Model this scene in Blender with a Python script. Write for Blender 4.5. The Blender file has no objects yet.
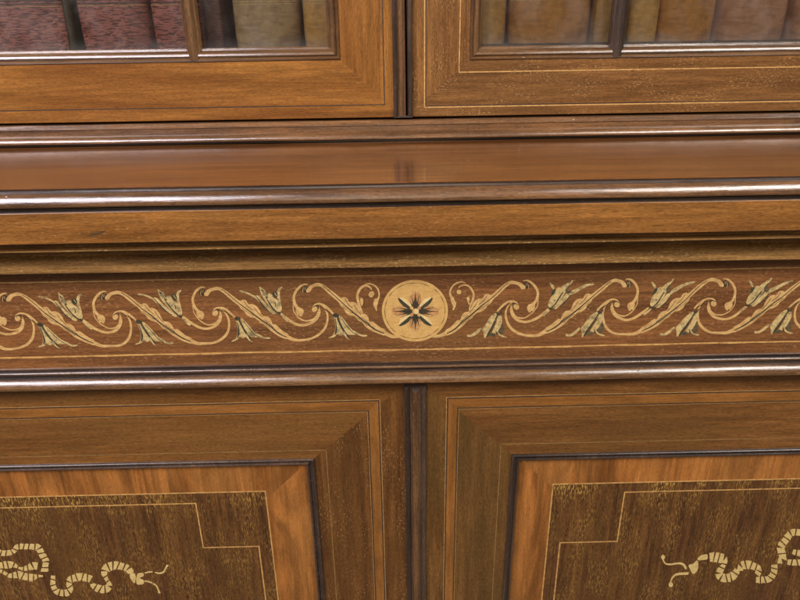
import bpy, bmesh, math, random
from mathutils import Vector, Euler, Matrix
from mathutils.geometry import tessellate_polygon

# ------------------------------------------------------------------ camera, world, lights
S = bpy.context.scene
COL = S.collection
FPX = 640.0
CAM = Vector((-0.0180659, -0.48685131, 0.21760082))
ANG = (math.pi/2 - 0.40112301, 0.01395775, -0.01766396)
cd = bpy.data.cameras.new('camera'); cam = bpy.data.objects.new('camera', cd); COL.objects.link(cam)
cam.location = CAM; cam.rotation_euler = ANG
cd.sensor_width = 36; cd.lens = 36*FPX/800; cd.clip_start = 0.02; cd.clip_end = 50
cd.dof.use_dof = True; cd.dof.focus_distance = 0.50; cd.dof.aperture_fstop = 50
S.camera = cam
S.view_settings.view_transform = 'Standard'; S.view_settings.look = 'None'
S.view_settings.exposure = 0.0; S.view_settings.gamma = 1.0
w = bpy.data.worlds.new('World'); S.world = w; w.use_nodes = True
wn = w.node_tree.nodes; wl = w.node_tree.links
bg = wn['Background']; bg.inputs['Color'].default_value = (1.0, .80, .60, 1); bg.inputs['Strength'].default_value = 0.17

def area(name, loc, target, sx, sy, power, col):
    l = bpy.data.lights.new(name, 'AREA'); l.shape = 'RECTANGLE'; l.size = sx; l.size_y = sy
    l.energy = power; l.color = col
    o = bpy.data.objects.new(name, l); COL.objects.link(o); o.location = loc
    o.rotation_euler = (Vector(target)-Vector(loc)).to_track_quat('-Z', 'Y').to_euler()
    return o
area('window_light', (-1.25, -1.30, 1.40), (-.1, 0, 0), 1.45, .85, 68, (.98, .92, 1.0))
area('ceiling_light', (1.22, -1.25, 1.40), (.15, 0, 0), 1.05, .66, 37, (1.0, .97, .92))
area('front_fill_light', (-.05, -1.7, .75), (0, 0, 0), .6, .6, 3.5, (1.0, .80, .58))  # added warm fill from the front, stands for no lamp in the room

# ------------------------------------------------------------------ measuring: a point of the photograph on a plane y = Y
RM = Euler(ANG).to_matrix()
def P(px, py, Y):
    d = RM @ Vector(((px-400)/FPX, -(py-300)/FPX, -1.0))
    k = (Y-CAM.y)/d.y
    return (CAM.x+k*d.x, CAM.z+k*d.z)
def PX(px, py, Y): return P(px, py, Y)[0]
def PZ(py, Y, px=415): return P(px, py, Y)[1]

rnd = random.Random(7)
# ------------------------------------------------------------------ materials
def mat(name):
    m = bpy.data.materials.new(name); m.use_nodes = True
    nt = m.node_tree; b = nt.nodes['Principled BSDF']
    return m, nt, b
def N(nt, t, **kw):
    n = nt.nodes.new(t)
    for k, v in kw.items():
        if k in n.inputs.keys(): n.inputs[k].default_value = v
        else: setattr(n, k, v)
    return n
def ramp(nt, fac, stops, interp='LINEAR'):
    r = nt.nodes.new('ShaderNodeValToRGB'); r.color_ramp.interpolation = interp
    el = r.color_ramp.elements
    while len(el) < len(stops): el.new(0.5)
    for e, (p, c) in zip(el, stops):
        e.position = p; e.color = (c, c, c, 1) if isinstance(c, (int, float)) else (*c, 1)
    nt.links.new(fac, r.inputs[0]); return r.outputs[0]
def mapped(nt, src, sx, sy, loc=(0, 0, 0)):
    mp = N(nt, 'ShaderNodeMapping'); mp.inputs['Scale'].default_value = (sx, sy, 1)
    mp.inputs['Location'].default_value = loc
    nt.links.new(src, mp.inputs[0]); return mp.outputs[0]
def noise(nt, vec, scale=1, detail=6, rough=.6, dist=0):
    n = N(nt, 'ShaderNodeTexNoise'); n.inputs['Scale'].default_value = scale
    n.inputs['Detail'].default_value = detail; n.inputs['Roughness'].default_value = rough
    n.inputs['Distortion'].default_value = dist
    nt.links.new(vec, n.inputs['Vector']); return n.outputs['Fac']
def mix(nt, fac, a, b, mode='MIX'):
    n = nt.nodes.new('ShaderNodeMix'); n.data_type = 'RGBA'; n.blend_type = mode
    for sock, v in ((n.inputs[0], fac), (n.inputs[6], a), (n.inputs[7], b)):
        if hasattr(v, 'links'): nt.links.new(v, sock)
        elif isinstance(v, (int, float)): sock.default_value = v
        else: sock.default_value = (*v, 1)
    return n.outputs[2]
def math_(nt, op, a, b=0.0):
    n = nt.nodes.new('ShaderNodeMath'); n.operation = op; n.use_clamp = False
    for s, v in ((n.inputs[0], a), (n.inputs[1], b)):
        if hasattr(v, 'links'): nt.links.new(v, s)
        else: s.default_value = v
    return n.outputs[0]

def wood(name, dark, light, blotch=None, fleck=.5, fleckcol=(.5, .34, .13), pore=.6, figure=0, figscale=14,
         rough=.32, coat=.5, coatrough=.12, flk_thr=.62, blotch_amt=.5, speck=.0, fib=1.0, flk_len=170, bump=.22, nick=0, cbump=.10, speckcol=(.03, .015, .01), ior=1.5, worn=None):
    m, nt, b = mat(name)
    uv = nt.nodes.new('ShaderNodeTexCoord').outputs['UV']
    # broad bands of tone that run with the grain, then ever finer fibres
    broad = noise(nt, mapped(nt, uv, 4, 60), 1, 4, .6, .7)
    mid = noise(nt, mapped(nt, uv, 15, 230, (4, 9, 0)), 1, 3, .6, .3)
    fibre = noise(nt, mapped(nt, uv, 42, 520), 1, 4, .7, .2)
    col = mix(nt, ramp(nt, broad, [(.36, 0), (.64, 1)]), dark, light)
    col = mix(nt, 1, col, ramp(nt, mid, [(.36, 1-.22*fib), (.64, 1+.20*fib)]), 'MULTIPLY')
    col = mix(nt, 1, col, ramp(nt, fibre, [(.34, 1-.24*fib), (.66, 1+.22*fib)]), 'MULTIPLY')
    if figure:
        fg = noise(nt, mapped(nt, uv, figscale*.9, figscale*3.3, (3, 7, 0)), 1, 4, .5, 1.2)
        fg2 = noise(nt, mapped(nt, uv, figscale*.45, figscale*10, (13, 2, 0)), 1, 3, .6, .4)
        f = ramp(nt, fg, [(.38, 1-figure), (.55, 1.0), (.68, 1+.35*figure)])
        col = mix(nt, 1, col, f, 'MULTIPLY')
        f2 = ramp(nt, fg2, [(.34, 1-figure*.8), (.47, 1.0)])
        col = mix(nt, 1, col, f2, 'MULTIPLY')
    if blotch:
        bl = noise(nt, mapped(nt, uv, 4.5, 13, (1.7, .4, 0)), 1, 3, .5, .4)
        col = mix(nt, math_(nt, 'MULTIPLY', ramp(nt, bl, [(.40, 0), (.66, 1)]), blotch_amt), col, blotch)
    # dark open pores and pale wax-filled pores: short dashes along the grain
    po = noise(nt, mapped(nt, uv, 130, 1000, (5, 5, 0)), 1, 2, .5)
    pr = ramp(nt, po, [(.33, 1), (.42, 0)])
    col = mix(nt, math_(nt, 'MULTIPLY', pr, pore), col, mix(nt, 1, col, (.35, .30, .28), 'MULTIPLY'))
    fl = noise(nt, mapped(nt, uv, flk_len, 800, (9, 1, 0)), 1, 2, .5)
    msk = noise(nt, mapped(nt, uv, 16, 45, (2, 8, 0)), 1, 3, .6)
    mk = ramp(nt, msk, [(.44, 0), (.60, 1)])
    if worn:      # rubbed pale pores along the top edge of the panel
        su = nt.nodes.new('ShaderNodeSeparateXYZ'); nt.links.new(uv, su.inputs[0])
        wz = nt.nodes.new('ShaderNodeMapRange'); nt.links.new(su.outputs[0], wz.inputs[0])
        wz.inputs[1].default_value = worn-.026; wz.inputs[2].default_value = worn-.006
        wm = noise(nt, mapped(nt, uv, 8, 26, (1, 3, 0)), 1, 3, .6)
        mk2 = math_(nt, 'MULTIPLY', wz.outputs[0], ramp(nt, wm, [(.42, 0), (.58, 1.6)]))
        mk = math_(nt, 'ADD', math_(nt, 'MULTIPLY', mk, .7), mk2)
    fm = math_(nt, 'MULTIPLY', ramp(nt, fl, [(flk_thr, 0), (flk_thr+.07, 1)]), mk)
    col = mix(nt, math_(nt, 'MULTIPLY', fm, fleck), col, fleckcol)
    if speck:
        vo = N(nt, 'ShaderNodeTexVoronoi'); vo.inputs['Scale'].default_value = 1
        nt.links.new(mapped(nt, uv, 34, 34), vo.inputs['Vector'])
        sp = ramp(nt, vo.outputs['Distance'], [(.03, 1), (.055, 0)])
        col = mix(nt, math_(nt, 'MULTIPLY', sp, speck), col, speckcol)
    fine = noise(nt, mapped(nt, uv, 260, 1300, (6, 2, 0)), 1, 2, .6)
    col = mix(nt, 1, col, ramp(nt, fine, [(.32, 1-.26*fib), (.68, 1+.24*fib)]), 'MULTIPLY')
    nt.links.new(col, b.inputs['Base Color'])
    rr = noise(nt, mapped(nt, uv, 30, 60, (4, 4, 0)), 1, 5, .65)
    rv = nt.nodes.new('ShaderNodeMapRange'); nt.links.new(rr, rv.inputs[0])
    rv.inputs[1].default_value = .3; rv.inputs[2].default_value = .7
    rv.inputs[3].default_value = coatrough*.65; rv.inputs[4].default_value = coatrough*1.6
    nt.links.new(rv.outputs[0], b.inputs['Coat Roughness'])
    b.inputs['Roughness'].default_value = rough; b.inputs['Coat Weight'].default_value = coat
    b.inputs['Coat IOR'].default_value = ior; b.inputs['Specular IOR Level'].default_value = .18
    bp = nt.nodes.new('ShaderNodeBump'); bp.inputs['Strength'].default_value = bump; bp.inputs['Distance'].default_value = .0004
    h = math_(nt, 'ADD', fibre, math_(nt, 'MULTIPLY', rr, .6))
    nt.links.new(math_(nt, 'SUBTRACT', h, math_(nt, 'MULTIPLY', pr, .5)), bp.inputs['Height'])
    nt.links.new(bp.outputs[0], b.inputs['Normal'])
    bp2 = nt.nodes.new('ShaderNodeBump'); bp2.inputs['Strength'].default_value = cbump; bp2.inputs['Distance'].default_value = .0004
    if nick:
        vn = N(nt, 'ShaderNodeTexVoronoi'); vn.inputs['Scale'].default_value = 1
        nt.links.new(mapped(nt, uv, 70, 120, (2, 6, 0)), vn.inputs['Vector'])
        wn_ = N(nt, 'ShaderNodeTexWhiteNoise'); wn_.noise_dimensions = '3D'; nt.links.new(vn.outputs['Position'], wn_.inputs['Vector'])
        nk = math_(nt, 'MULTIPLY', ramp(nt, vn.outputs['Distance'], [(.06, 1), (.16, 0)]), ramp(nt, wn_.outputs['Value'], [(.84, 0), (.86, 1)]))
        h = math_(nt, 'SUBTRACT', h, math_(nt, 'MULTIPLY', nk, nick))
    nt.links.new(h, bp2.inputs['Height']); nt.links.new(bp2.outputs[0], b.inputs['Coat Normal'])
    return m

M = {}
M['rail_warm'] = wood('golden_mahogany', (.165, .063, .012), (.285, .121, .025), fleck=.12, pore=.35, blotch=(.150, .048, .010), blotch_amt=.5, fib=.85)
M['rail_brown'] = wood('faded_mahogany', (.120, .050, .014), (.210, .094, .027), fleck=.55, fleckcol=(.42, .26, .10), pore=.45, blotch=(.105, .048, .016), flk_thr=.575, fib=.85, flk_len=420)
M['ledge'] = wood('polished_top_mahogany', (.125, .041, .009), (.225, .081, .017), fleck=.3, pore=.3, coat=1.0, coatrough=.045, rough=.25, flk_thr=.64, blotch=(.100, .036, .009), fib=1, bump=.12, cbump=.13, speck=.5, speckcol=(.5, .38, .26))
M['bead'] = wood('beaded_edge_mahogany', (.085, .040, .017), (.180, .085, .033), fleck=.2, pore=.5, coat=1.0, coatrough=.16, rough=.30, nick=3.5, fib=1, cbump=.36, ior=1.62)
M['moulding'] = wood('moulding_mahogany', (.070, .032, .014), (.165, .082, .030), fleck=.25, pore=.5, coat=1.0, coatrough=.16, rough=.30, nick=4, fib=1, cbump=.36, ior=1.6)
M['cornice'] = wood('cornice_mahogany', (.165, .064, .013), (.265, .112, .025), fleck=.35, pore=.45, coat=.6, coatrough=.2, blotch=(.130, .050, .013), fleckcol=(.44, .29, .11), speck=.35, fib=.9, flk_len=280)
M['under'] = wood('lower_cornice_mahogany', (.125, .058, .016), (.240, .125, .038), fleck=.6, pore=.5, coat=.3, coatrough=.3, rough=.5, fleckcol=(.46, .34, .13), flk_thr=.585, flk_len=300)  # browner, flecked wood of the cornice strip and cove
M['frieze'] = wood('frieze_mahogany', (.120, .047, .016), (.210, .085, .026), fleck=.5, pore=.45, coat=.5, coatrough=.2, fleckcol=(.36, .20, .085), blotch=(.140, .068, .023), speck=.7, flk_thr=.58, fib=.9, flk_len=280)
M['door'] = wood('door_mahogany', (.100, .037, .008), (.195, .081, .018), fleck=.35, pore=.5, coat=.5, coatrough=.22, blotch=(.145, .066, .017), fleckcol=(.34, .20, .07), blotch_amt=.6, fib=.9, flk_len=420)
M['door_r'] = wood('olive_mahogany', (.112, .043, .010), (.188, .080, .020), fleck=.25, pore=.5, coat=.5, coatrough=.22, blotch=(.108, .050, .013), fleckcol=(.34, .21, .08), blotch_amt=.7, fib=.9, flk_len=420)
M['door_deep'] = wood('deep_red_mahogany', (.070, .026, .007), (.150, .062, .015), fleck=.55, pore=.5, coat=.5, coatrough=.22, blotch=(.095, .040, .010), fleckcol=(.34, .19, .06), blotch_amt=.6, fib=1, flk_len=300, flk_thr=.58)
M['door_olive'] = wood('olive_stile_mahogany', (.098, .043, .010), (.172, .078, .020), fleck=.3, pore=.5, coat=.5, coatrough=.22, blotch=(.080, .042, .011), fleckcol=(.34, .21, .08), blotch_amt=.8, fib=.9, flk_len=300)
M['satin'] = wood('satinwood', (.230, .078, .015), (.360, .140, .031), fleck=.12, pore=.3, figure=.42, figscale=9, coat=.5, coatrough=.2, blotch=(.33, .145, .036), fleckcol=(.5, .28, .10), fib=.65, flk_len=300)
M['band'] = wood('satinwood_banding', (.185, .072, .014), (.265, .108, .024), fleck=.08, pore=.25, figure=.2, coat=.5, coatrough=.2, fib=.6)
M['rosewood'] = wood('mottled_panel_veneer', (.070, .027, .009), (.125, .054, .014), fleck=.55, pore=.85, fleckcol=(.36, .205, .045), coat=.45, coatrough=.22, blotch=(.100, .045, .011), blotch_amt=.7, flk_thr=.515, rough=.4, fib=1.4, flk_len=170, worn=-.184)
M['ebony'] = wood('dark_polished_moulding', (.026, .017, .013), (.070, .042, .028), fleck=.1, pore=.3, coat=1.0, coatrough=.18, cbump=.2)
M['inside'] = wood('cabinet_inside', (.03, .015, .008), (.06, .03, .014), fleck=.1, pore=.3, coat=.1)

def inlaymat(name, c1, c2, shade=None, amt=0, grain=1.0):
    m, nt, b = mat(name)
    co = nt.nodes.new('ShaderNodeTexCoord').outputs['Object']
    sp = N(nt, 'ShaderNodeMapping'); sp.inputs['Scale'].default_value = (130, 130, 500)
    nt.links.new(co, sp.inputs[0])
    f = noise(nt, sp.outputs[0], 1, 4, .6)
    col = mix(nt, ramp(nt, f, [(.3, 0), (.7, 1)]), c1, c2)
    g = noise(nt, co, 900, 3, .6)
    col = mix(nt, .35*grain, col, mix(nt, 1, col, ramp(nt, g, [(.35, .6), (.6, 1.15)]), 'MULTIPLY'))
    if shade:
        s = noise(nt, co, 150, 6, .75)
        col = mix(nt, math_(nt, 'MULTIPLY', ramp(nt, s, [(.46, 0), (.64, 1)]), amt), col, shade)
    nt.links.new(col, b.inputs['Base Color'])
    b.inputs['Roughness'].default_value = .4; b.inputs['Coat Weight'].default_value = .4; b.inputs['Coat Roughness'].default_value = .2
    return m
M['box'] = inlaymat('boxwood', (.44, .26, .085), (.62, .40, .155), (.30, .155, .05), .6)
M['tulip'] = inlaymat('stained_boxwood', (.42, .29, .105), (.60, .44, .19), (.09, .070, .035), .85)
M['ink'] = inlaymat('engraved_dark', (.018, .016, .010), (.06, .045, .022))
M['green'] = inlaymat('dark_green_stained_wood', (.018, .022, .013), (.07, .065, .032), (.012, .012, .009), .6)
M['greenpale'] = inlaymat('scorched_olive_wood', (.055, .045, .022), (.14, .10, .045), (.02, .018, .012), .8)
M['roundel'] = inlaymat('golden_boxwood', (.48, .285, .085), (.60, .37, .125), (.40, .21, .06), .5)
M['pink'] = inlaymat('peach_stained_wood', (.40, .195, .068), (.54, .29, .11), (.28, .12, .045), .6)
M['ivory'] = inlaymat('pale_boxwood', (.58, .41, .17), (.70, .53, .26), (.42, .28, .10), .4)
M['ribbon'] = inlaymat('pale_ribbon_boxwood', (.52, .37, .125), (.66, .49, .20), (.36, .23, .065), .5)
M['string'] = inlaymat('boxwood_stringing', (.46, .25, .07), (.60, .35, .115), (.24, .11, .035), .8)
M['string_dim'] = inlaymat('dim_boxwood_stringing', (.35, .19, .055), (.46, .27, .095), (.20, .10, .035), .7)
M['string_faint'] = inlaymat('faded_stringing', (.19, .105, .030), (.27, .155, .05), (.12, .06, .02), .8)
M['black'] = inlaymat('black_stringing', (.02, .013, .008), (.05, .028, .015), (.11, .05, .02), .35)

# ------------------------------------------------------------------ mesh builders
def obj(name, verts, faces, uvs, mats, parent=None, midx=None, smooth=None):
    me = bpy.data.meshes.new(name); me.from_pydata([tuple(v) for v in verts], [], faces)
    if uvs:
        ul = me.uv_layers.new(name='UVMap'); k = 0
        for f in uvs:
            for u in f: ul.data[k].uv = u; k += 1
    for mm in (mats if isinstance(mats, (list, tuple)) else [mats]): me.materials.append(M[mm] if isinstance(mm, str) else mm)
    if midx: me.polygons.foreach_set('material_index', midx)
    me.validate(); me.update()
    bm = bmesh.new(); bm.from_mesh(me); bmesh.ops.recalc_face_normals(bm, faces=bm.faces)
    if smooth:
        for f in bm.faces: f.smooth = True
    bm.to_mesh(me); bm.free()
    if smooth: me.set_sharp_from_angle(angle=math.radians(smooth))
    o = bpy.data.objects.new(name, me); COL.objects.link(o)
    adopt(o, parent)
    return o
def adopt(o, parent):
    if parent is None: return
    o.parent = parent
    if parent.get('category') == 'bookcase': o.matrix_parent_inverse = Matrix.Translation(-parent.location)
def empty(name, loc=(0, 0, 0)):
    o = bpy.data.objects.new(name, None); COL.objects.link(o); o.location = loc; o.empty_display_size = .05
    return o
def arc(cx, cz, rx, rz, a0, a1, n=10):
    return [(cx+rx*math.cos(math.radians(a0+(a1-a0)*i/n)), cz+rz*math.sin(math.radians(a0+(a1-a0)*i/n))) for i in range(n+1)]
def run_x(name, prof, x0, x1, m, parent, smooth=28, nx=60, wob=.00012, dark=(), tint=()):
    """extrude a closed (y, z) profile along x, with the faint waviness of hand-planed wood"""
    off = rnd.uniform(0, 40); V = []; F = []; U = []; n = len(prof); cum = [0]; mi = []
    dark = [(max(q), min(q)) for q in dark]; tint = [(max(q), min(q)) for q in tint]
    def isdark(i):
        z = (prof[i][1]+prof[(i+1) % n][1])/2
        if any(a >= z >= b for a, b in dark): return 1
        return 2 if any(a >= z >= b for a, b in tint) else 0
    for i in range(n): cum.append(cum[-1]+math.dist(prof[i], prof[(i+1) % n]))
    for k in range(nx+1):
        x = x0+(x1-x0)*k/nx; d = wob*(math.sin(x*21+off)+.6*math.sin(x*57+off*2))
        for (y, z) in prof: V.append((x, y+d, z+d*.5))
    for k in range(nx):
        xa = x0+(x1-x0)*k/nx; xb = x0+(x1-x0)*(k+1)/nx
        for i in range(n):
            j = (i+1) % n
            F.append((k*n+i, (k+1)*n+i, (k+1)*n+j, k*n+j)); mi.append(isdark(i))
            U.append([(xa+off, cum[i]), (xb+off, cum[i]), (xb+off, cum[i+1]), (xa+off, cum[i+1])])
    for k in (0, nx):
        F.append([k*n+i for i in range(n)]); U.append([(prof[i][0], prof[i][1]) for i in range(n)]); mi.append(0)
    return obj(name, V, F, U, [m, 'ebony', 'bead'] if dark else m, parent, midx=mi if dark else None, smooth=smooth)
def run_z(name, prof, z0, z1, m, parent, smooth=28, hip=0, mid=None, m2='moulding'):
    """extrude a closed (x, y) profile up z; hip pulls the top back in a small slope"""
    off = rnd.uniform(0, 40); V = []; F = []; U = []; n = len(prof); cum = [0]
    for i in range(n): cum.append(cum[-1]+math.dist(prof[i], prof[(i+1) % n]))
    ymax = max(p[1] for p in prof)
    for k, z in enumerate((z0, z1)):
        for (x, y) in prof: V.append((x, y, z-(hip*(ymax-y) if k else 0)))
    for i in range(n):
        j = (i+1) % n
        F.append((i, j, n+j, n+i)); U.append([(z0+off, cum[i]), (z0+off, cum[i+1]), (z1+off, cum[i+1]), (z1+off, cum[i])])
    for k in (0, 1): F.append([k*n+i for i in range(n)]); U.append([(prof[i][0], prof[i][1]) for i in range(n)])
    mi = None
    if mid: mi = [int(mid[0] < (prof[i][0]+prof[(i+1) % n][0])/2 < mid[1]) for i in range(n)]+[0, 0]
    return obj(name, V, F, U, [m, m2] if mid else m, parent, midx=mi, smooth=smooth)
def frame(name, loops, m, parent, cross=False, smooth=None, side_m=None):
    """loops: [((x0,x1,z0,z1), y), ...] - mitred frame; grain runs along each side unless cross"""
    V = []; F = []; U = []; mi = []
    offs = [rnd.uniform(0, 40) for _ in range(4)]
    for s in range(4):
        base = len(V); ring = []
        for (x0, x1, z0, z1), y in loops:
            c = [(x0, z1), (x1, z1), (x1, z0), (x0, z0)]
            a, b = c[s], c[(s+1) % 4]
            V += [(a[0], y, a[1]), (b[0], y, b[1])]
        L = len(loops); acc = 0
        for i in range(L-1):
            ia, ib, ja, jb = base+2*i, base+2*i+1, base+2*i+2, base+2*i+3
            F.append((ia, ib, jb, ja)); mi.append(1 if side_m and s == side_m[0] else 0)
            horiz = s % 2 == 0
            dy = abs(loops[i+1][1]-loops[i][1]); u = []
            for vi in (ia, ib, jb, ja):
                v = V[vi]; extra = acc+(dy if vi in (ja, jb) else 0)
                if horiz and not cross: u.append((v[0]+offs[s], v[2]+offs[s]+extra))
                else: u.append((v[2]+offs[s], v[0]+offs[s]+extra))
            acc += dy; U.append(u)
    me_o = obj(name, V, F, U, [m, side_m[1]] if side_m else m, parent, midx=mi if side_m else None, smooth=smooth)
    return me_o
def ins(r, d): return (r[0]+d, r[1]-d, r[2]+d, r[3]-d)
def line_rect(name, r, wd, y, h, m, parent):
    return frame(name, [(r, y), (r, y-h), (ins(r, wd), y-h), (ins(r, wd), y)], m, parent)
def box(name, x0, x1, y0, y1, z0, z1, m, parent, axis='x', bev=0.0008):
    bm = bmesh.new(); bmesh.ops.create_cube(bm, size=1)
    for v in bm.verts:
        v.co = Vector(((x0+x1)/2+v.co.x*(x1-x0), (y0+y1)/2+v.co.y*(y1-y0), (z0+z1)/2+v.co.z*(z1-z0)))
    if bev: bmesh.ops.bevel(bm, geom=list(bm.edges), offset=bev, segments=2, affect='EDGES', profile=.5)
    ul = bm.loops.layers.uv.new('UVMap'); off = rnd.uniform(0, 40)
    for f in bm.faces:
        for l in f.loops:
            c = l.vert.co
            a, b2, c2 = (c.x, c.y, c.z) if axis == 'x' else ((c.z, c.x, c.y) if axis == 'z' else (c.y, c.x, c.z))
            l[ul].uv = (a+off, b2+c2)
    me = bpy.data.meshes.new(name); bm.to_mesh(me); bm.free(); me.materials.append(M[m])
    o = bpy.data.objects.new(name, me); COL.objects.link(o); adopt(o, parent)
    return o

class Inlay:
    """thin veneer pieces (polygons and tapering strokes) lying on a plane y = Y"""
    def __init__(s, Y, fn, ws=.86): s.ws = ws; s.Y = Y; s.fn = fn; s.V = []; s.F = []; s.mi = []; s.lev = 0
    def prism(s, pts, mi, lev):
        h = .00006+lev*.000035+s.lev*.0000012; s.lev += 1
        n = len(pts); b = len(s.V)
        for (x, z) in pts: s.V.append((x, s.Y-h, z))
        for (x, z) in pts: s.V.append((x, s.Y+.0001, z))
        for t in tessellate_polygon([[Vector((x, z, 0)) for x, z in pts]]): s.F.append(tuple(b+i for i in t)); s.mi.append(mi)
        for i in range(n):
            j = (i+1) % n; s.F.append((b+i, b+j, b+n+j, b+n+i)); s.mi.append(mi)
    def poly(s, pts, mi=0, lev=0, sm=True):
        w = [s.fn(*p) for p in pts]
        if sm:
            q = []
            n = len(w)
            for i in range(n):   # one Chaikin pass softens the traced corners
                a, b = w[i], w[(i+1) % n]
                q += [(a[0]*.8+b[0]*.2, a[1]*.8+b[1]*.2), (a[0]*.2+b[0]*.8, a[1]*.2+b[1]*.8)]
            w = q
        s.prism(w, mi, lev)
    def stroke(s, pts, mi=0, lev=0, n=6, cap=True):
        k = math.dist(s.fn(0, 0), s.fn(10, 0))/10
        k *= s.ws if mi != 1 else 1
        c = [(*s.fn(p[0], p[1]), p[2]*k) for p in pts]
        c = [c[0]]+c+[c[-1]]; out = []
        for i in range(1, len(c)-2):
            for t in range(n):
                t /= n; r = []
                for d in range(3):
                    p0, p1, p2, p3 = c[i-1][d], c[i][d], c[i+1][d], c[i+2][d]
                    r.append(.5*(2*p1+(p2-p0)*t+(2*p0-5*p1+4*p2-p3)*t*t+(3*p1-p0-3*p2+p3)*t**3))
                out.append(r)
        out.append(list(c[-2]))
        L = []; R_ = []
        for i, (x, z, wd) in enumerate(out):
            a = out[max(i-1, 0)]; b = out[min(i+1, len(out)-1)]
            dx, dz = b[0]-a[0], b[1]-a[1]; q = math.hypot(dx, dz) or 1
            nx, nz = -dz/q*wd/2, dx/q*wd/2
            L.append((x+nx, z+nz)); R_.append((x-nx, z-nz))
        # quads rather than one polygon, so tight curls never self-cross
        h = .00006+lev*.000035+s.lev*.0000012; s.lev += 1
        b0 = len(s.V); m = len(L)
        for p, q in zip(L, R_): s.V += [(p[0], s.Y-h, p[1]), (q[0], s.Y-h, q[1]), (p[0], s.Y+.0001, p[1]), (q[0], s.Y+.0001, q[1])]
        for i in range(m-1):
            a = b0+4*i; b = a+4
            s.F += [(a, a+1, b+1, b), (a, b, b+2, a+2), (a+1, a+3, b+3, b+1)]; s.mi += [mi]*3
        s.F += [(b0, b0+2, b0+3, b0+1), (b0+4*(m-1), b0+4*(m-1)+1, b0+4*(m-1)+3, b0+4*(m-1)+2)]; s.mi += [mi]*2
    def ell(s, cx, cy, rx, ry, mi=0, lev=0, n=24, rot=0):
        c, d = math.cos(rot), math.sin(rot); pts = []
        for i in range(n):
            a = i*2*math.pi/n; x, y = rx*math.cos(a), ry*math.sin(a)
            pts.append((cx+x*c-y*d, cy+x*d+y*c))
        s.poly(pts, mi, lev, sm=False)
    def build(s, name, mats, parent, origin=None):
        V = s.V
        if origin: V = [(x-origin[0], y, z-origin[1]) for x, y, z in V]
        o = obj(name, V, s.F, None, mats, parent, midx=s.mi)
        if origin: o.location = (origin[0], 0, origin[1])
        return o

# ------------------------------------------------------------------ the bookcase: carcass
ZL = PZ(182, -.030)                       # height of the ledge
YB = .1520                                # where the upper section stands on the ledge
YD = YB+.008                              # face of the upper doors
YL = .003                                 # face of the lower doors
HW = .80
case = empty('bookcase', (0, 0, -.70))
case['label'] = 'antique inlaid mahogany bookcase with glazed doors above a scroll frieze and panelled lower doors'
case['category'] = 'bookcase'

def zc(py, Y): return PZ(py, Y)
def nose(Y, za, zb, out):
    """bead with a long upper slope and a tight underside"""
    H = za-zb
    q = [(0, 0), (.12, .02), (.30, .07), (.52, .17), (.70, .30), (.84, .44), (.95, .60), (1.0, .74), (.97, .86), (.85, .94), (.60, .99), (.2, 1.0)]
    return [(Y-out*a, za-H*b) for a, b in q]
def bulge(Y, za, zb, out, n=12, p=1.0):
    """half-round from za down to zb standing out of Y"""
    return [(Y-out*math.sin(math.pi*i/n)**p, za+(zb-za)*(1-math.cos(math.pi*i/n))/2) for i in range(n+1)]

# ledge: polished board with a beaded front edge
z1, z2 = zc(187.4, -.0312), zc(200.8, -.0312)
pr = [(YB+.05, ZL), (-.0296, ZL), (-.0303, ZL-.0004), (-.0298, ZL-.0020), (-.0302, z1+.0004), (-.0312, z1)]+nose(-.0312, z1, z2, .0056)+[(-.0312, z2-.0003), (YB+.05, z2-.0003)]
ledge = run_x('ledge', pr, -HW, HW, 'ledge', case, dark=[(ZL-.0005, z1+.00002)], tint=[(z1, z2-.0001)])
z3 = z2-.0005; zb = zc(237.6, -.0340)
pr = [(-.020, z3), (-.0336, z3), (-.0340, z3-.0004), (-.0340, zc(202.5, -.0340)), (-.0322, zc(203.3, -.0322)), (-.0322, zc(205.6, -.0322)),
      (-.0336, zc(206.4, -.0336)), (-.0340, zc(207.2, -.0340)), (-.0340, zb+.0005), (-.0336, zb), (-.0270, zb), (-.012, zb), (-.012, z3)]
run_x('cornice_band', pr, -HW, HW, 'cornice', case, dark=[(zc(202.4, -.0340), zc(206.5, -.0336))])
# hollow strip and lower step under the band
zs = zc(245.4, -.0290)
pr = [(-.014, zb-.0003), (-.0232, zb-.0003), (-.0236, zc(240.6, -.0236)), (-.0262, zc(242.8, -.0262)), (-.0290, zc(244.0, -.0290)), (-.0290, zs), (-.018, zs), (-.012, zs)]
run_x('cornice_strip', pr, -HW, HW, 'under', case)
zf = zc(266.5, -.0150)
pr = [(.0, zs-.0003), (-.0060, zs-.0003), (-.0064, zc(249.2, -.0064)), (-.0078, zc(252.5, -.0078)), (-.0100, zc(256.2, -.0100)), (-.0125, zc(259.8, -.0125)), (-.0150, zc(262.8, -.0150)), (-.0162, zc(263.6, -.0162)), (-.0162, zf+.0004), (-.0158, zf), (.0, zf)]
run_x('cornice_cove', pr, -HW, HW, 'under', case)
pr = [(0, zs), (0, zc(363.5, 0)), (.012, zc(363.5, 0)), (.012, zs)]
frieze = run_x('frieze', pr, -HW, HW, 'frieze', case, wob=0)

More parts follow.
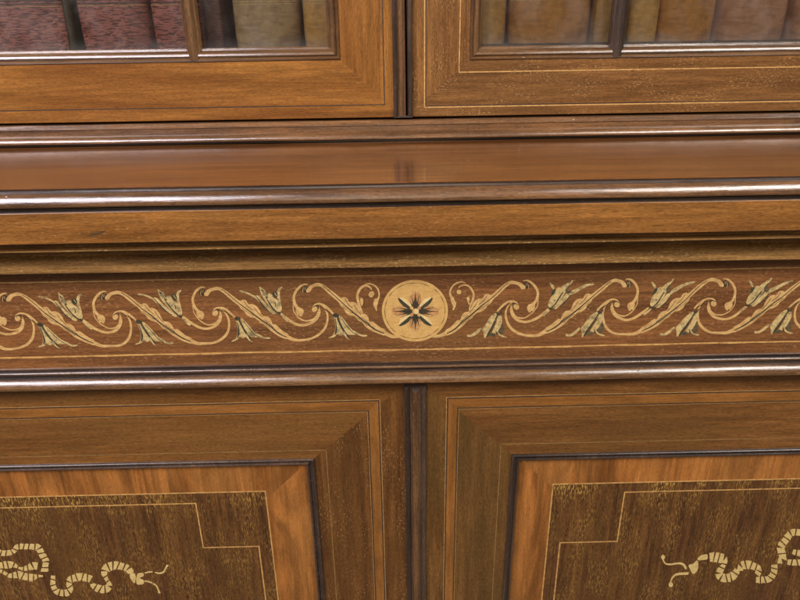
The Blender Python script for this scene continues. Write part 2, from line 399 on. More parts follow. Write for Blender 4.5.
# moulding between frieze and lower doors
q0 = zc(361.3, -.002)
pr = [(.020, q0), (-.0008, q0), (-.0022, zc(361.8, -.0022)), (-.0018, zc(364.3, -.0018))]
pr += bulge(-.0030, zc(364.5, -.0030), zc(368.0, -.0030), .0018, 8)
pr += [(-.0030, zc(368.2, -.0030)), (-.0030, zc(370.2, -.0030))]
pr += nose(-.0048, zc(370.4, -.0048), zc(380.6, -.0048), .0064)
pr += [(-.0040, zc(380.8, -.0040)), (-.0040, zc(381.6, -.0040)), (.020, zc(381.6, -.0040))]
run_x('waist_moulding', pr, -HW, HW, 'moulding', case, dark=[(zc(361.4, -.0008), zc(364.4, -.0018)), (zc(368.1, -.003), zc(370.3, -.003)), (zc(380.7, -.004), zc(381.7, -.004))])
ZW = zc(381.6, -.0040)

# carcass boards that stand behind and beside the doors
box('side_panel', -HW-.02, -HW, -.001, .30, -.70, ZL-.03, 'rail_brown', case, 'z')
box('side_panel', HW, HW+.02, -.001, .30, -.70, ZL-.03, 'rail_brown', case, 'z')
box('back_panel', -HW, HW, .40, .41, -.70, .80, 'inside', case, 'z')
box('side_panel', -HW-.001, -HW+.018, YD+.001, .40, ZL+.0005, .80, 'rail_brown', case, 'z')
box('side_panel', HW-.018, HW+.001, YD+.001, .40, ZL+.0005, .80, 'rail_brown', case, 'z')
box('top_board', -HW, HW, YD-.01, .40, .801, .82, 'rail_brown', case, 'x')
box('plinth', -HW, HW, .001, .03, -.70, -.62, 'door', case, 'x')
box('carcass_rail', -HW, HW, .024, .040, -.61, zs, 'inside', case, 'x')

# base moulding of the upper section
yb = YB
pr = [(YB+.05, ZL+.0003), (yb+.001, ZL+.0003), (yb+.001, zc(138.6, yb))]
b1, b2 = zc(138.4, yb), zc(130.8, yb+.001)
pr += nose(yb+.0006, b2, b1, .0058)[::-1][1:-1]
pr += [(yb+.0008, zc(130.7, yb)), (yb+.0016, zc(129.9, yb)), (yb+.0013, zc(127.5, yb)), (yb+.0012, zc(125.0, yb)), (yb+.0002, zc(124.6, yb)), (yb+.0003, zc(123.8, yb)), (yb+.0030, zc(119.6, yb+.003)), (yb+.0040, zc(119.4, yb+.004)), (YB+.05, zc(119.4, yb+.005))]
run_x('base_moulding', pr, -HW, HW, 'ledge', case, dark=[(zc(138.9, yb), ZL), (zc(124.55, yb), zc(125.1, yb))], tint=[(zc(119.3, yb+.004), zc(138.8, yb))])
ZD0 = zc(117.0, YD)         # underside of the upper doors
box('shelf', -HW+.02, HW-.02, YD+.0125, .395, ZD0+.02, PZ(45.5, YD+.022, 415), 'inside', case, 'x')
ZS = PZ(45.5, YD+.022, 415)

# ------------------------------------------------------------------ upper doors
XU = PX(402.5, 60, YD)      # meeting line of the upper doors
UT = .78
def upper_door(sg):
    # everything below is measured on the photograph at the height of the bottom rail
    if sg < 0:
        x0, x1 = -.775, XU-.0004
        gl = (-.70, PX(340.5, 58, YD), PZ(62.3, YD, 190), .71)
        m_out, m_in = 'rail_warm', 'rail_warm'
    else:
        x0, x1 = XU+.0004, .775
        gl = (PX(469.5, 55, YD), .70, PZ(58.0, YD, 620), .71)
        m_out, m_in = 'rail_brown', 'rail_brown'
    R0 = (x0, x1, ZD0, UT)
    d = frame('upper_door', [(R0, YD+.020), (R0, YD+.0006), (ins(R0, .0006), YD), (gl, YD), (gl, YD+.006), (ins(gl, .012), YD+.006), (ins(gl, .012), YD+.016)], m_out, case)
    g1 = gl
    # moulded glazing bead round the opening
    pf = [(0, .0003), (.0004, -.0010), (.0016, -.0014), (.0026, -.0006), (.0032, .0006), (.0038, -.0004), (.0050, -.0012), (.0066, -.0008), (.0080, .0008), (.0092, .0026), (.0096, .0040), (.0112, .0044), (.0118, .0060), (.0118, .0075)]
    frame('glazing_bead', [(ins(g1, a+.0001), YD+b) for a, b in pf], 'moulding', d, smooth=35)
    # string inlay
    if sg < 0:
        r = (x0+.006, PX(384.2, 60, YD), PZ(108.4, YD, 190), UT-.012)
        line_rect('string_inlay', r, .0010, YD, .00005, 'black', d)
    else:
        r = (PX(424.0, 60, YD), x1-.006, PZ(104.7, YD, 620), UT-.012)
        line_rect('string_inlay', r, .0011, YD, .00005, 'string', d)
        line_rect('string_inlay', ins(r, .0014), .0009, YD, .00004, 'black', d)
        r = (PX(459.2, 40, YD), .712, PZ(70.2, YD, 620), UT-.10)
        line_rect('string_inlay', r, .0010, YD, .00005, 'string', d)
    # glass pane
    gp = ins(gl, .006)
    yg = YD+.0080
    obj('glass_pane', [(gp[0], yg, gp[2]), (gp[1], yg, gp[2]), (gp[1], yg, gp[3]), (gp[0], yg, gp[3]), (gp[0], yg+.002, gp[2]), (gp[1], yg+.002, gp[2]), (gp[1], yg+.002, gp[3]), (gp[0], yg+.002, gp[3])],
        [(0, 1, 2, 3), (4, 5, 6, 7), (0, 1, 5, 4), (1, 2, 6, 5), (2, 3, 7, 6), (3, 0, 4, 7)], None, 'glass', d)
    # astragal glazing bars
    xs = PX(192.5, 45, YD) if sg < 0 else PX(617.5, 45, YD)
    far = -.545 if sg < 0 else .545
    for xc in (xs, far):
        prf = [(-.0072, .0075), (-.0072, .0040), (-.0062, .0010), (-.0048, .0004), (-.0044, -.0008), (-.0030, -.0022), (-.0012, -.0030), (.0012, -.0030), (.0030, -.0022), (.0044, -.0008), (.0048, .0004), (.0062, .0010), (.0072, .0040), (.0072, .0075)]
        run_z('glazing_bar', [(xc+a, YD+b) for a, b in prf], gl[2]+.0018, gl[3]-.002, 'moulding' if sg < 0 else 'ebony', d, smooth=32)
    return d

# glass: a clear pane with a dusty lower edge
m, nt, b = mat('old_window_glass')
nt.nodes.remove(b); out = nt.nodes['Material Output']
tr = nt.nodes.new('ShaderNodeBsdfTransparent'); tr.inputs[0].default_value = (.96, .97, .96, 1)
gl_ = nt.nodes.new('ShaderNodeBsdfGlossy'); gl_.inputs['Roughness'].default_value = .02
fr = nt.nodes.new('ShaderNodeFresnel'); fr.inputs[0].default_value = 1.5
co = nt.nodes.new('ShaderNodeTexCoord').outputs['Object']
nb = nt.nodes.new('ShaderNodeBump'); nb.inputs['Strength'].default_value = .25; nb.inputs['Distance'].default_value = .002
nt.links.new(noise(nt, co, 9, 2, .5), nb.inputs['Height']); nt.links.new(nb.outputs[0], gl_.inputs['Normal'])
m1 = nt.nodes.new('ShaderNodeMixShader'); nt.links.new(fr.outputs[0], m1.inputs[0]); nt.links.new(tr.outputs[0], m1.inputs[1]); nt.links.new(gl_.outputs[0], m1.inputs[2])
df = nt.nodes.new('ShaderNodeBsdfDiffuse'); df.inputs[0].default_value = (.55, .52, .50, 1)
sx = nt.nodes.new('ShaderNodeSeparateXYZ'); nt.links.new(co, sx.inputs[0])
GZ = PZ(50, YD+.008, 415)
mr = nt.nodes.new('ShaderNodeMapRange'); nt.links.new(sx.outputs[2], mr.inputs[0])
mr.inputs[1].default_value = GZ-.004; mr.inputs[2].default_value = GZ+.016; mr.inputs[3].default_value = 1; mr.inputs[4].default_value = 0
dn = noise(nt, co, 45, 5, .65)
dv = math_(nt, 'ADD', math_(nt, 'MULTIPLY', math_(nt, 'POWER', mr.outputs[0], 1.6), math_(nt, 'MULTIPLY', dn, .22)), math_(nt, 'ADD', math_(nt, 'MULTIPLY', ramp(nt, noise(nt, co, 30, 4, .6), [(.5, 0), (.8, 1)]), .03), math_(nt, 'MULTIPLY', ramp(nt, noise(nt, co, 16, 3, .5, 2.5), [(.52, 0), (.66, 1)]), .03)))
dv2 = math_(nt, 'ADD', dv, .004)
m2 = nt.nodes.new('ShaderNodeMixShader'); nt.links.new(dv2, m2.inputs[0]); nt.links.new(m1.outputs[0], m2.inputs[1]); nt.links.new(df.outputs[0], m2.inputs[2])
nt.links.new(m2.outputs[0], out.inputs['Surface']); M['glass'] = m

ud_l = upper_door(-1); ud_r = upper_door(1)
# closing astragal between the upper doors: two dark rounded edges and a reeded middle
xa, xb = PX(392.6, 60, YD), PX(412.4, 60, YD)
W = xb-xa
def bx_(f, y): return (xa+W*f, YD+y)
prf = [bx_(0, .0004), bx_(.01, -.0030), bx_(.05, -.0042), bx_(.13, -.0046), bx_(.20, -.0040), bx_(.25, -.0024), bx_(.27, -.0006), bx_(.34, -.0008), bx_(.42, -.0016), bx_(.50, -.0018), bx_(.56, -.0030),
       bx_(.60, -.0032), bx_(.64, -.0024), bx_(.65, .0000), bx_(.72, .0000), bx_(.735, -.0024), bx_(.78, -.0040), bx_(.86, -.0046), bx_(.94, -.0042), bx_(.99, -.0030), bx_(1, .0004)]
ca = run_z('closing_bead', prf, ZD0+.0016, UT, 'ebony', ud_r, smooth=30, mid=(xa+W*.27, xa+W*.64), m2='bead')
box('bead_foot', xa+.0004, xb-.0004, YD-.0034, YD+.0002, ZD0-.0002, ZD0+.0017, 'ebony', ca, 'x', .0003)

# ------------------------------------------------------------------ lower doors
XA = PX(415.5, 386, YL)
LB = -.60; LT = zc(382, YL)+.006
def lower_door(sg):
    m_ = 'door' if sg < 0 else 'door_r'
    if sg < 0:
        D = (-.775, XA-.0003, LB, LT)
        bo = (-.744, PX(378.7, 399.8, YL), -.570, PZ(400.6, YL, 378))
        bi = (-.733, PX(368.3, 410.6, YL), -.559, PZ(410.9, YL, 368))
        so = (-.688, PX(326.4, 450, YL), -.512, PZ(449.7, YL, 325))
        po = (-.682, PX(314.4, 458, YL), -.498, PZ(458.0, YL, 314))
    else:
        D = (XA+.0003, .775, LB, LT)
        bo = (PX(447.6, 397.8, YL), .744, -.570, PZ(398.2, YL, 448))
        bi = (PX(457.9, 407.8, YL), .733, -.559, PZ(408.2, YL, 458))
        so = (PX(500.6, 443.7, YL), .688, -.512, PZ(443.9, YL, 501))
        po = (PX(511.6, 454.5, YL), .682, -.498, PZ(454.3, YL, 511))
    hp = 0.012
    pi = ins(po, hp-.003)
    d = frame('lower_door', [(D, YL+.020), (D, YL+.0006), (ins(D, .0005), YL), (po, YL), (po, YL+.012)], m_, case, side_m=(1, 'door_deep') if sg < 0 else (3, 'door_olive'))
    frame('banding', [(bo, YL), (bo, YL-.00005), (bi, YL-.00005), (bi, YL)], 'band', d)
    line_rect('string_inlay', ins(bo, -.0006), .0012, YL, .00009, 'black', d)
    line_rect('string_inlay', ins(bi, -.0006), .0012, YL, .00009, 'black', d)
    line_rect('string_inlay', ins(bo, -.0012), .0006, YL, .00006, 'string_dim', d)
    line_rect('string_inlay', ins(bi, .0006), .0004, YL, .00006, 'string_dim', d)
    line_rect('string_inlay', so, .0008, YL, .00006, 'string_faint', d)
    # moulding round the sunk panel: two dark rounded ridges with a hollow between
    pf = [(-.0002, .0002), (0, -.0012), (.0008, -.0020), (.0018, -.0020), (.0027, -.0010), (.0030, .0006), (.0038, .0010), (.0050, .0014), (.0054, .0008), (.0060, .0000), (.0070, -.0002), (.0080, .0008), (.0085, .0030), (.0086, .0062)]
    frame('panel_moulding', [(ins(po, a), YL+b) for a, b in pf], 'ebony', d, smooth=38)
    YP = YL+.0042
    pn = frame('panel', [(ins(po, .0075), YP+.004), (ins(po, .0075), YP), (ins(po, .10), YP)], 'satin', d, cross=True)
    if sg < 0:
        fo = (-.640, PX(265.2, 490.6, YP), -.455, PZ(491.4, YP, 262))
    else:
        fo = (PX(553.2, 484, YP), .640, -.455, PZ(484.3, YP, 556))
    x0, x1, z0, z1 = fo
    Y = YP-.00005
    obj('veneer_field', [(x0, Y, z0), (x1, Y, z0), (x1, Y, z1), (x0, Y, z1), (x0, YP+.001, z0), (x1, YP+.001, z0), (x1, YP+.001, z1), (x0, YP+.001, z1)],
        [(0, 1, 2, 3), (0, 1, 5, 4), (1, 2, 6, 5), (2, 3, 7, 6), (3, 0, 4, 7)],
        [[(z0, x0), (z0, x1), (z1, x1), (z1, x0)]]+[[(0, 0)]*4]*4, 'rosewood', d)
    line_rect('string_inlay', ins(fo, -.0007), .0012, YP, .00012, 'string', d)
    # stepped stringing with set-in corners
    if sg < 0:
        xc_, zc_ = P(195.0, 503.4, YP); xd_, zd_ = P(204.0, 547.6, YP); xe_, _ = P(259.0, 547.4, YP)
        ax, az = (xc_+xd_)/2, zc_; bx2 = xe_; bz = zd_
        mx = (fo[0]+fo[1])/2; q = lambda x: 2*mx-x
    else:
        xc_, zc_ = P(624.6, 492.2, YP); xd_, zd_ = P(617.2, 541.3, YP); xe_, _ = P(560.0, 542.6, YP)
        ax, az = (xc_+xd_)/2, zc_; bx2 = xe_; bz = zd_
        mx = (fo[0]+fo[1])/2; q = lambda x: 2*mx-x
    mz = (fo[2]+fo[3])/2; qz = lambda z: 2*mz-z
    pts = [(ax, az), (ax, bz), (bx2, bz), (bx2, qz(bz)), (ax, qz(bz)), (ax, qz(az)), (q(ax), qz(az)), (q(ax), qz(bz)), (q(bx2), qz(bz)), (q(bx2), bz), (q(ax), bz), (q(ax), az)]
    V = []; F = []; n = len(pts); hw = .00062
    for i in range(n):
        a, b_, c = pts[i-1], pts[i], pts[(i+1) % n]
        d1 = Vector((b_[0]-a[0], b_[1]-a[1])).normalized(); d2 = Vector((c[0]-b_[0], c[1]-b_[1])).normalized()
        nn = Vector((-d1.y, d1.x))+Vector((-d2.y, d2.x))
        for s_ in (1, -1):
            V.append((b_[0]+nn.x*hw*s_, Y-.00006, b_[1]+nn.y*hw*s_)); V.append((b_[0]+nn.x*hw*s_, YP+.001, b_[1]+nn.y*hw*s_))
    for i in range(n):
        j = (i+1) % n; F += [(4*i, 4*j, 4*j+2, 4*i+2), (4*i, 4*j, 4*j+1, 4*i+1), (4*i+2, 4*j+2, 4*j+3, 4*i+3)]
    obj('stepped_inlay', V, F, None, 'string', d)
    ribbon(sg, d, YP-.00005)
    return d

def segs(I, pts, closed=False, gap=.26, L=44, skip=()):
    """a ribbon of separate pale veneer pieces along a curve given as (x, y, width)"""
    c = [pts[0]]+list(pts)+[pts[-1]]; out = []
    for i in range(1, len(c)-2):
        for t in range(10):
            t /= 10
            out.append([.5*(2*c[i][d]+(c[i+1][d]-c[i-1][d])*t+(2*c[i-1][d]-5*c[i][d]+4*c[i+1][d]-c[i+2][d])*t*t+(3*c[i][d]-c[i-1][d]-3*c[i+1][d]+c[i+2][d])*t**3) for d in range(3)])
    out.append(list(c[-2]))
    cum = [0]
    for a, b in zip(out, out[1:]): cum.append(cum[-1]+math.dist(a[:2], b[:2]))
    def at(s):
        for i in range(len(cum)-1):
            if cum[i+1] >= s or i == len(cum)-2:
                t = (s-cum[i])/max(cum[i+1]-cum[i], 1e-6); a, b = out[i], out[i+1]
                q = math.dist(a[:2], b[:2]) or 1
                return [a[k]+(b[k]-a[k])*t for k in range(3)]+[(b[0]-a[0])/q, (b[1]-a[1])/q]
    tot = cum[-1]; n = max(1, round(tot/L)); s0 = 0
    sl = rnd.uniform(-.25, .25)
    for k in range(n):
        s1 = tot*(k+1)/n+(rnd.uniform(-.12, .12)*L if k < n-1 else 0)
        g = gap*L*.5
        a = at(s0+g); m_ = at((s0+s1)/2); b = at(s1-g)
        sl2 = rnd.uniform(-.30, .30)
        P1 = []; P2 = []
        for q, sk in ((a, sl), (m_, (sl+sl2)/2), (b, sl2)):
            x, y, w_, dx, dy = q; w_ *= rnd.uniform(.88, 1.1)
            P1.append((x-dy*w_/2+dx*w_*sk/2, y+dx*w_/2+dy*w_*sk/2)); P2.append((x+dy*w_/2-dx*w_*sk/2, y-dx*w_/2-dy*w_*sk/2))
        I.poly(P1+P2[::-1], 0, 1, sm=False)
        s0 = s1; sl = sl2

def ribbon(sg, d, Y):
    if sg < 0:
        f1 = lambda x, y: P(x/8.567, 530+y/8.567, Y)
        I = Inlay(Y, f1)
        segs(I, [(-60, 150, 50), (0, 195, 50), (70, 196, 46), (112, 185, 40), (150, 143, 48), (210, 142, 52), (270, 142, 50), (330, 155, 60), (358, 205, 56), (392, 260, 56), (388, 310, 54), (380, 362, 66)])
        segs(I, [(328, 308, 56), (285, 308, 62), (250, 318, 56), (205, 332, 34), (165, 326, 16), (120, 300, 44), (60, 298, 62), (-20, 306, 44)])
        segs(I, [(374, 396, 14), (330, 394, 22), (275, 408, 60), (215, 398, 58), (150, 384, 62), (85, 392, 36), (55, 378, 24), (20, 358, 30), (-20, 345, 24)])
        segs(I, [(455, 385, 36), (455, 430, 44), (455, 475, 46), (487, 525, 50), (560, 540, 56), (603, 515, 50), (592, 465, 50), (605, 425, 58), (680, 402, 66), (745, 410, 66), (785, 425, 60)])
        I.fn = f2 = lambda x, y: P(80+x/8, 530+y/8, Y)
        segs(I, [(95, 425, 34), (120, 455, 50), (185, 475, 62), (235, 452, 50), (215, 400, 30), (195, 350, 46), (205, 312, 66), (265, 285, 74), (330, 290, 58), (385, 310, 54), (410, 350, 50)])
        I.poly([(400, 345), (440, 345), (448, 380), (440, 432), (410, 400), (398, 372)], 0, 1)
        I.poly([(458, 345), (510, 343), (512, 368), (472, 382), (515, 404), (510, 434), (455, 438), (448, 400)], 0, 1)
        I.stroke([(518, 345, 12), (545, 337, 15), (580, 335, 13)], 0, 1); I.stroke([(600, 338, 12), (635, 346, 18), (668, 335, 18), (688, 300, 14), (700, 280, 22)], 0, 1)
        I.stroke([(518, 408, 14), (550, 413, 18), (580, 424, 15)], 0, 1); I.stroke([(585, 428, 14), (610, 445, 15), (626, 475, 15), (636, 505, 22)], 0, 1)
    else:
        f1 = lambda x, y: P(650+x/8.567, 530+y/8.567, Y)
        I = Inlay(Y, f1)
        I.stroke([(110, 228, 26), (112, 255, 14), (135, 288, 16), (180, 294, 22), (250, 285, 24), (290, 300, 26), (308, 335, 18)], 0, 1)
        I.stroke([(178, 470, 30), (178, 440, 12), (200, 398, 22), (240, 378, 30), (330, 372, 34)], 0, 1)
        I.ell(112, 232, 17, 19, 0, 2); I.ell(178, 468, 19, 21, 0, 2)
        I.poly([(325, 298), (370, 290), (400, 258), (412, 268), (415, 320), (400, 355), (370, 382), (350, 352)], 0, 1)
        I.poly([(404, 250), (422, 226), (450, 212), (494, 206), (494, 252), (445, 256), (420, 262)], 0, 1)
        segs(I, [(505, 235, 70), (550, 232, 96), (600, 240, 86), (640, 250, 60), (640, 285, 34), (610, 330, 50), (590, 378, 60), (625, 408, 72), (690, 405, 74), (735, 365, 58), (745, 330, 40)])
        I.fn = lambda x, y: P(710+x/7.5, 520+y/7.5, Y)
        segs(I, [(225, 385, 40), (235, 345, 55), (285, 335, 62), (335, 350, 58), (368, 372, 50), (350, 415, 40)], L=40)
        segs(I, [(340, 450, 40), (372, 448, 50), (440, 442, 52), (478, 395, 46), (482, 330, 46)], L=40)
        segs(I, [(505, 300, 50), (545, 295, 60), (538, 245, 54), (530, 200, 54), (568, 150, 56), (605, 100, 50), (660, 92, 44), (720, 110, 46), (760, 160, 46), (750, 230, 46)], L=42)
        segs(I, [(575, 315, 36), (620, 318, 44), (680, 318, 50), (740, 318, 50)], L=42)
        segs(I, [(615, 235, 34), (650, 245, 46), (720, 255, 46)], L=42)
    I.build('ribbon_inlay', ['ribbon', 'ink'], d)

ld_l = lower_door(-1); ld_r = lower_door(1)
# reeded astragal with a hipped top where the lower doors meet
xa, xb = PX(404.3, 388, YL), PX(426.3, 388, YL); W = xb-xa
def bx_(f, y): return (xa+W*f, YL-y*.001)
prf = [bx_(0, -.1), bx_(0, 2.0), bx_(.015, 2.7), bx_(.05, 3.2), bx_(.10, 3.3), bx_(.16, 2.9), bx_(.22, 2.1), bx_(.27, 1.4), bx_(.30, 1.7), bx_(.33, 3.4), bx_(.38, 4.6), bx_(.44, 5.2), bx_(.50, 5.4), bx_(.56, 5.2), bx_(.62, 4.6), bx_(.67, 3.4), bx_(.70, 1.7),
       bx_(.73, 1.6), bx_(.78, 2.1), bx_(.84, 2.9), bx_(.90, 3.3), bx_(.95, 3.2), bx_(.985, 2.7), bx_(1, 2.0), bx_(1, -.1)]
ZA = zc(385.4, YL-.003)
run_z('astragal', prf, LB+.001, ZA, 'ebony', ld_r, smooth=30, hip=1.1, mid=(xa+W*.28, xa+W*.72), m2='moulding')

# ------------------------------------------------------------------ frieze inlay
YF = 0.0
def string_line(py0, w_, m_):
    z = PZ(py0, 0); V = []; F = []; n = 260; ph = rnd.uniform(0, 9)
    for k in range(n+1):
        x = -HW+2*HW*k/n; d = .00018*math.sin(x*14+ph)+.00010*math.sin(x*61+ph); t = w_*(1+.16*math.sin(x*83+ph)+.10*math.sin(x*211))
        for yy, zz in ((-.00008, z+d), (-.00008, z+d-t), (.0002, z+d), (.0002, z+d-t)): V.append((x, yy, zz))
    for k in range(n):
        a = 4*k; b = a+4; F += [(a, a+1, b+1, b), (a, b, b+2, a+2), (a+1, a+3, b+3, b+1)]
    obj('string_inlay', V, F, None, m_, frieze)
string_line(348.6, .00145, 'string'); string_line(274.3, .0011, 'string_dim')  # upper line takes the dimmer tone: shade under the cornice put into its colour

def unit(I):
    """one running scroll, traced at eight times the photograph's size"""
    I.poly([(190, 126), (215, 121), (245, 128), (290, 152), (350, 193), (410, 240), (425, 228), (455, 232), (478, 268), (505, 264), (535, 275), (562, 305), (580, 348), (592, 364), (630, 368), (655, 390), (674, 432), (695, 425), (725, 448), (762, 478), (812, 500),
            (812, 548), (745, 525), (690, 497), (650, 472), (610, 432), (575, 418), (558, 398), (535, 378), (495, 372), (460, 350), (445, 320), (415, 302), (397, 272), (350, 236), (300, 197), (270, 172), (235, 150), (200, 150), (168, 163), (152, 196), (125, 196), (116, 180), (130, 160), (150, 140)], 0, 0)
    I.stroke([(806, 524, 44), (850, 543, 36), (880, 548, 30), (930, 547, 25), (990, 540, 23), (1048, 514, 26), (1092, 468, 25), (1110, 412, 21), (1110, 356, 19), (1090, 308, 15), (1062, 277, 13), (1035, 262, 8)], 0, 0)
    # outer curl with a leafy end
    I.stroke([(128, 130, 8), (100, 130, 16), (72, 145, 21), (44, 178, 23), (28, 225, 23), (38, 275, 26), (62, 312, 30), (95, 334, 30)], 0, 0)
    I.poly([(60, 320), (105, 318), (124, 340), (120, 372), (104, 390), (90, 372), (80, 382), (68, 362), (58, 345)], 0, 0)
    I.stroke([(27, 270, 5), (38, 330, 9), (60, 365, 10), (95, 398, 12), (150, 424, 14), (205, 417, 15), (236, 388, 17), (245, 350, 14)], 0, 0)
    # lower spiral and knob
    I.stroke([(-50, 360, 13), (-20, 385, 22), (30, 422, 28), (90, 450, 27), (150, 457, 24), (210, 436, 28), (244, 395, 28), (252, 350, 24), (238, 316, 16)], 0, 0)
    I.ell(208, 332, 23, 22, 0, 1)
    I.stroke([(192, 318, 8), (205, 298, 14), (235, 288, 16), (275, 294, 20), (312, 316, 22), (345, 342, 20), (372, 368, 15)], 0, 1)
    # engraved lines
    for L in ([(250, 140, 3), (300, 172, 4), (360, 222, 4), (430, 280, 5), (500, 332, 7), (570, 385, 8), (650, 440, 8), (730, 495, 8), (800, 526, 5)],
              [(440, 240, 2), (470, 282, 3), (510, 312, 3)], [(520, 290, 2), (550, 330, 3), (590, 372, 3)], [(600, 392, 2), (640, 420, 3), (680, 452, 3)],
              [(420, 290, 2), (470, 330, 2), (520, 355, 3)], [(560, 395, 2), (610, 425, 2), (660, 462, 3)],
              [(255, 305, 3), (300, 330, 4), (345, 362, 4)], [(195, 318, 4), (208, 306, 5), (232, 305, 5), (240, 330, 5)]):
        I.stroke([(a, b, c*1.45) for a, b, c in L], 1, 2, n=4)
    I.poly([(82, 160), (100, 140), (130, 150), (118, 172), (120, 195), (98, 190), (88, 196), (80, 180)], 1, 2)
    I.stroke([(100, 150, 4), (92, 175, 5), (96, 198, 4)], 0, 3, n=3); I.stroke([(112, 152, 4), (108, 172, 5)], 0, 3, n=3)

def tulip_up_l(I):
    I.poly([(380, 146), (405, 143), (440, 152), (480, 168), (520, 188), (552, 222), (590, 268), (575, 262), (535, 222), (505, 196), (470, 178), (430, 162), (400, 158)], 0, 0)
    I.poly([(512, 178), (540, 182), (562, 208), (600, 250), (640, 288), (695, 326), (682, 342), (625, 314), (575, 264), (535, 216)], 0, 0)
    I.poly([(543, 108), (562, 122), (590, 142), (612, 182), (640, 225), (672, 275), (700, 312), (690, 318), (640, 282), (590, 222), (562, 180), (553, 150)], 0, 0)
    I.poly([(618, 168), (648, 172), (662, 205), (705, 226), (728, 262), (738, 300), (726, 326), (700, 318), (668, 282), (632, 235), (616, 198)], 0, 1)
    I.poly([(690, 200), (690, 160), (702, 130), (728, 117), (738, 120), (716, 146), (714, 190), (735, 280), (722, 250), (706, 225)], 0, 0)
    for q in ([(556, 132), (578, 144), (600, 160), (622, 208), (602, 204), (575, 172)], [(660, 155), (692, 160), (700, 190), (688, 206), (668, 200), (656, 180)], [(700, 318), (728, 318), (735, 335), (716, 342)]): I.poly(q, 1, 2)
    for L in ([(600, 200, 4), (640, 262, 8), (680, 305, 8), (712, 328, 6)], [(520, 190, 3), (560, 240, 7), (605, 292, 7), (650, 325, 3)], [(676, 240, 3), (684, 262, 5), (680, 275, 3)]): I.stroke([(a, b, c*1.45) for a, b, c in L], 1, 2, n=4)
    for L in ([(572, 150, 4), (600, 196, 4)], [(586, 152, 4), (612, 196, 4)], [(672, 165, 5), (690, 190, 4)]): I.stroke(L, 2, 3, n=3)
    I.stroke([(728, 328, 12), (745, 348, 20), (775, 380, 24), (800, 398, 24)], 0, 0, n=4)
def tulip_lo_l(I):
    I.poly([(372, 378), (392, 382), (412, 412), (432, 450), (446, 490), (480, 520), (455, 540), (420, 520), (410, 545), (378, 556), (358, 560), (362, 550), (388, 540), (402, 505), (402, 460), (388, 420)], 0, 0)
    I.poly([(408, 398), (438, 445), (470, 495), (508, 538), (536, 566), (505, 560), (482, 532), (455, 520), (430, 480), (412, 440)], 0, 1)
    I.poly([(412, 372), (440, 385), (480, 428), (520, 470), (556, 508), (592, 525), (560, 530), (515, 528), (488, 510), (455, 460), (425, 410)], 0, 1)
    I.poly([(540, 492), (575, 508), (620, 534), (660, 534), (672, 542), (640, 550), (595, 538), (555, 520)], 0, 0)
    I.poly([(366, 362), (392, 360), (415, 372), (412, 388), (385, 395), (370, 382)], 1, 2)
    for L in ([(400, 385, 6), (430, 435, 9), (462, 482, 12), (500, 530, 9), (526, 560, 5)], [(388, 400, 4), (405, 450, 6), (412, 500, 10), (404, 530, 4)], [(440, 400, 3), (490, 455, 4), (545, 510, 4), (590, 530, 3)]): I.stroke([(a, b, c*1.45) for a, b, c in L], 1, 2, n=4)
    for L in ([(475, 500, 4), (500, 540, 4)], [(445, 505, 6), (430, 520, 4)], [(466, 446, 5), (474, 456, 4)]): I.stroke(L, 2, 3, n=3)
# right-hand flowers, traced from the right half (region 700,275 at eight times)
def tulip_up_r(I):
    I.poly([(390, 42), (408, 50), (428, 74), (424, 100), (414, 96), (402, 78), (396, 62)], 0, 0)
    I.poly([(438, 96), (465, 82), (478, 100), (500, 118), (478, 165), (445, 205), (405, 240), (382, 244), (362, 230), (374, 190), (398, 152), (428, 128)], 0, 0)
    I.poly([(462, 100), (492, 72), (535, 48), (578, 18), (574, 36), (548, 62), (520, 105), (490, 155), (452, 208), (402, 246), (392, 238), (440, 185), (470, 140)], 0, 1)
    I.poly([(528, 122), (560, 108), (602, 88), (640, 70), (690, 50), (745, 44), (742, 54), (700, 66), (640, 96), (585, 128), (540, 148), (510, 192), (470, 226), (425, 256), (405, 252), (445, 215), (492, 160)], 0, 1)
    I.poly([(408, 108), (424, 98), (440, 100), (426, 128), (402, 150), (396, 145)], 1, 2)
    I.poly([(508, 98), (545, 62), (552, 70), (520, 118), (560, 106), (530, 140), (510, 130)], 3, 2)
    for L in ([(380, 248, 7), (425, 212, 8), (460, 165, 7), (490, 125, 6)], [(545, 146, 4), (500, 200, 6), (450, 240, 5)], [(535, 52, 3), (560, 34, 4)]): I.stroke([(a, b, c*1.45) for a, b, c in L], 1, 2, n=4)
    I.stroke([(408, 185, 4), (425, 185, 5), (412, 198, 4)], 3, 2, n=3)
    I.poly([(362, 240), (385, 246), (395, 256), (378, 262), (364, 252)], 1, 2)
    I.stroke([(374, 256, 14), (345, 278, 20), (310, 305, 22)], 0, 0, n=4)
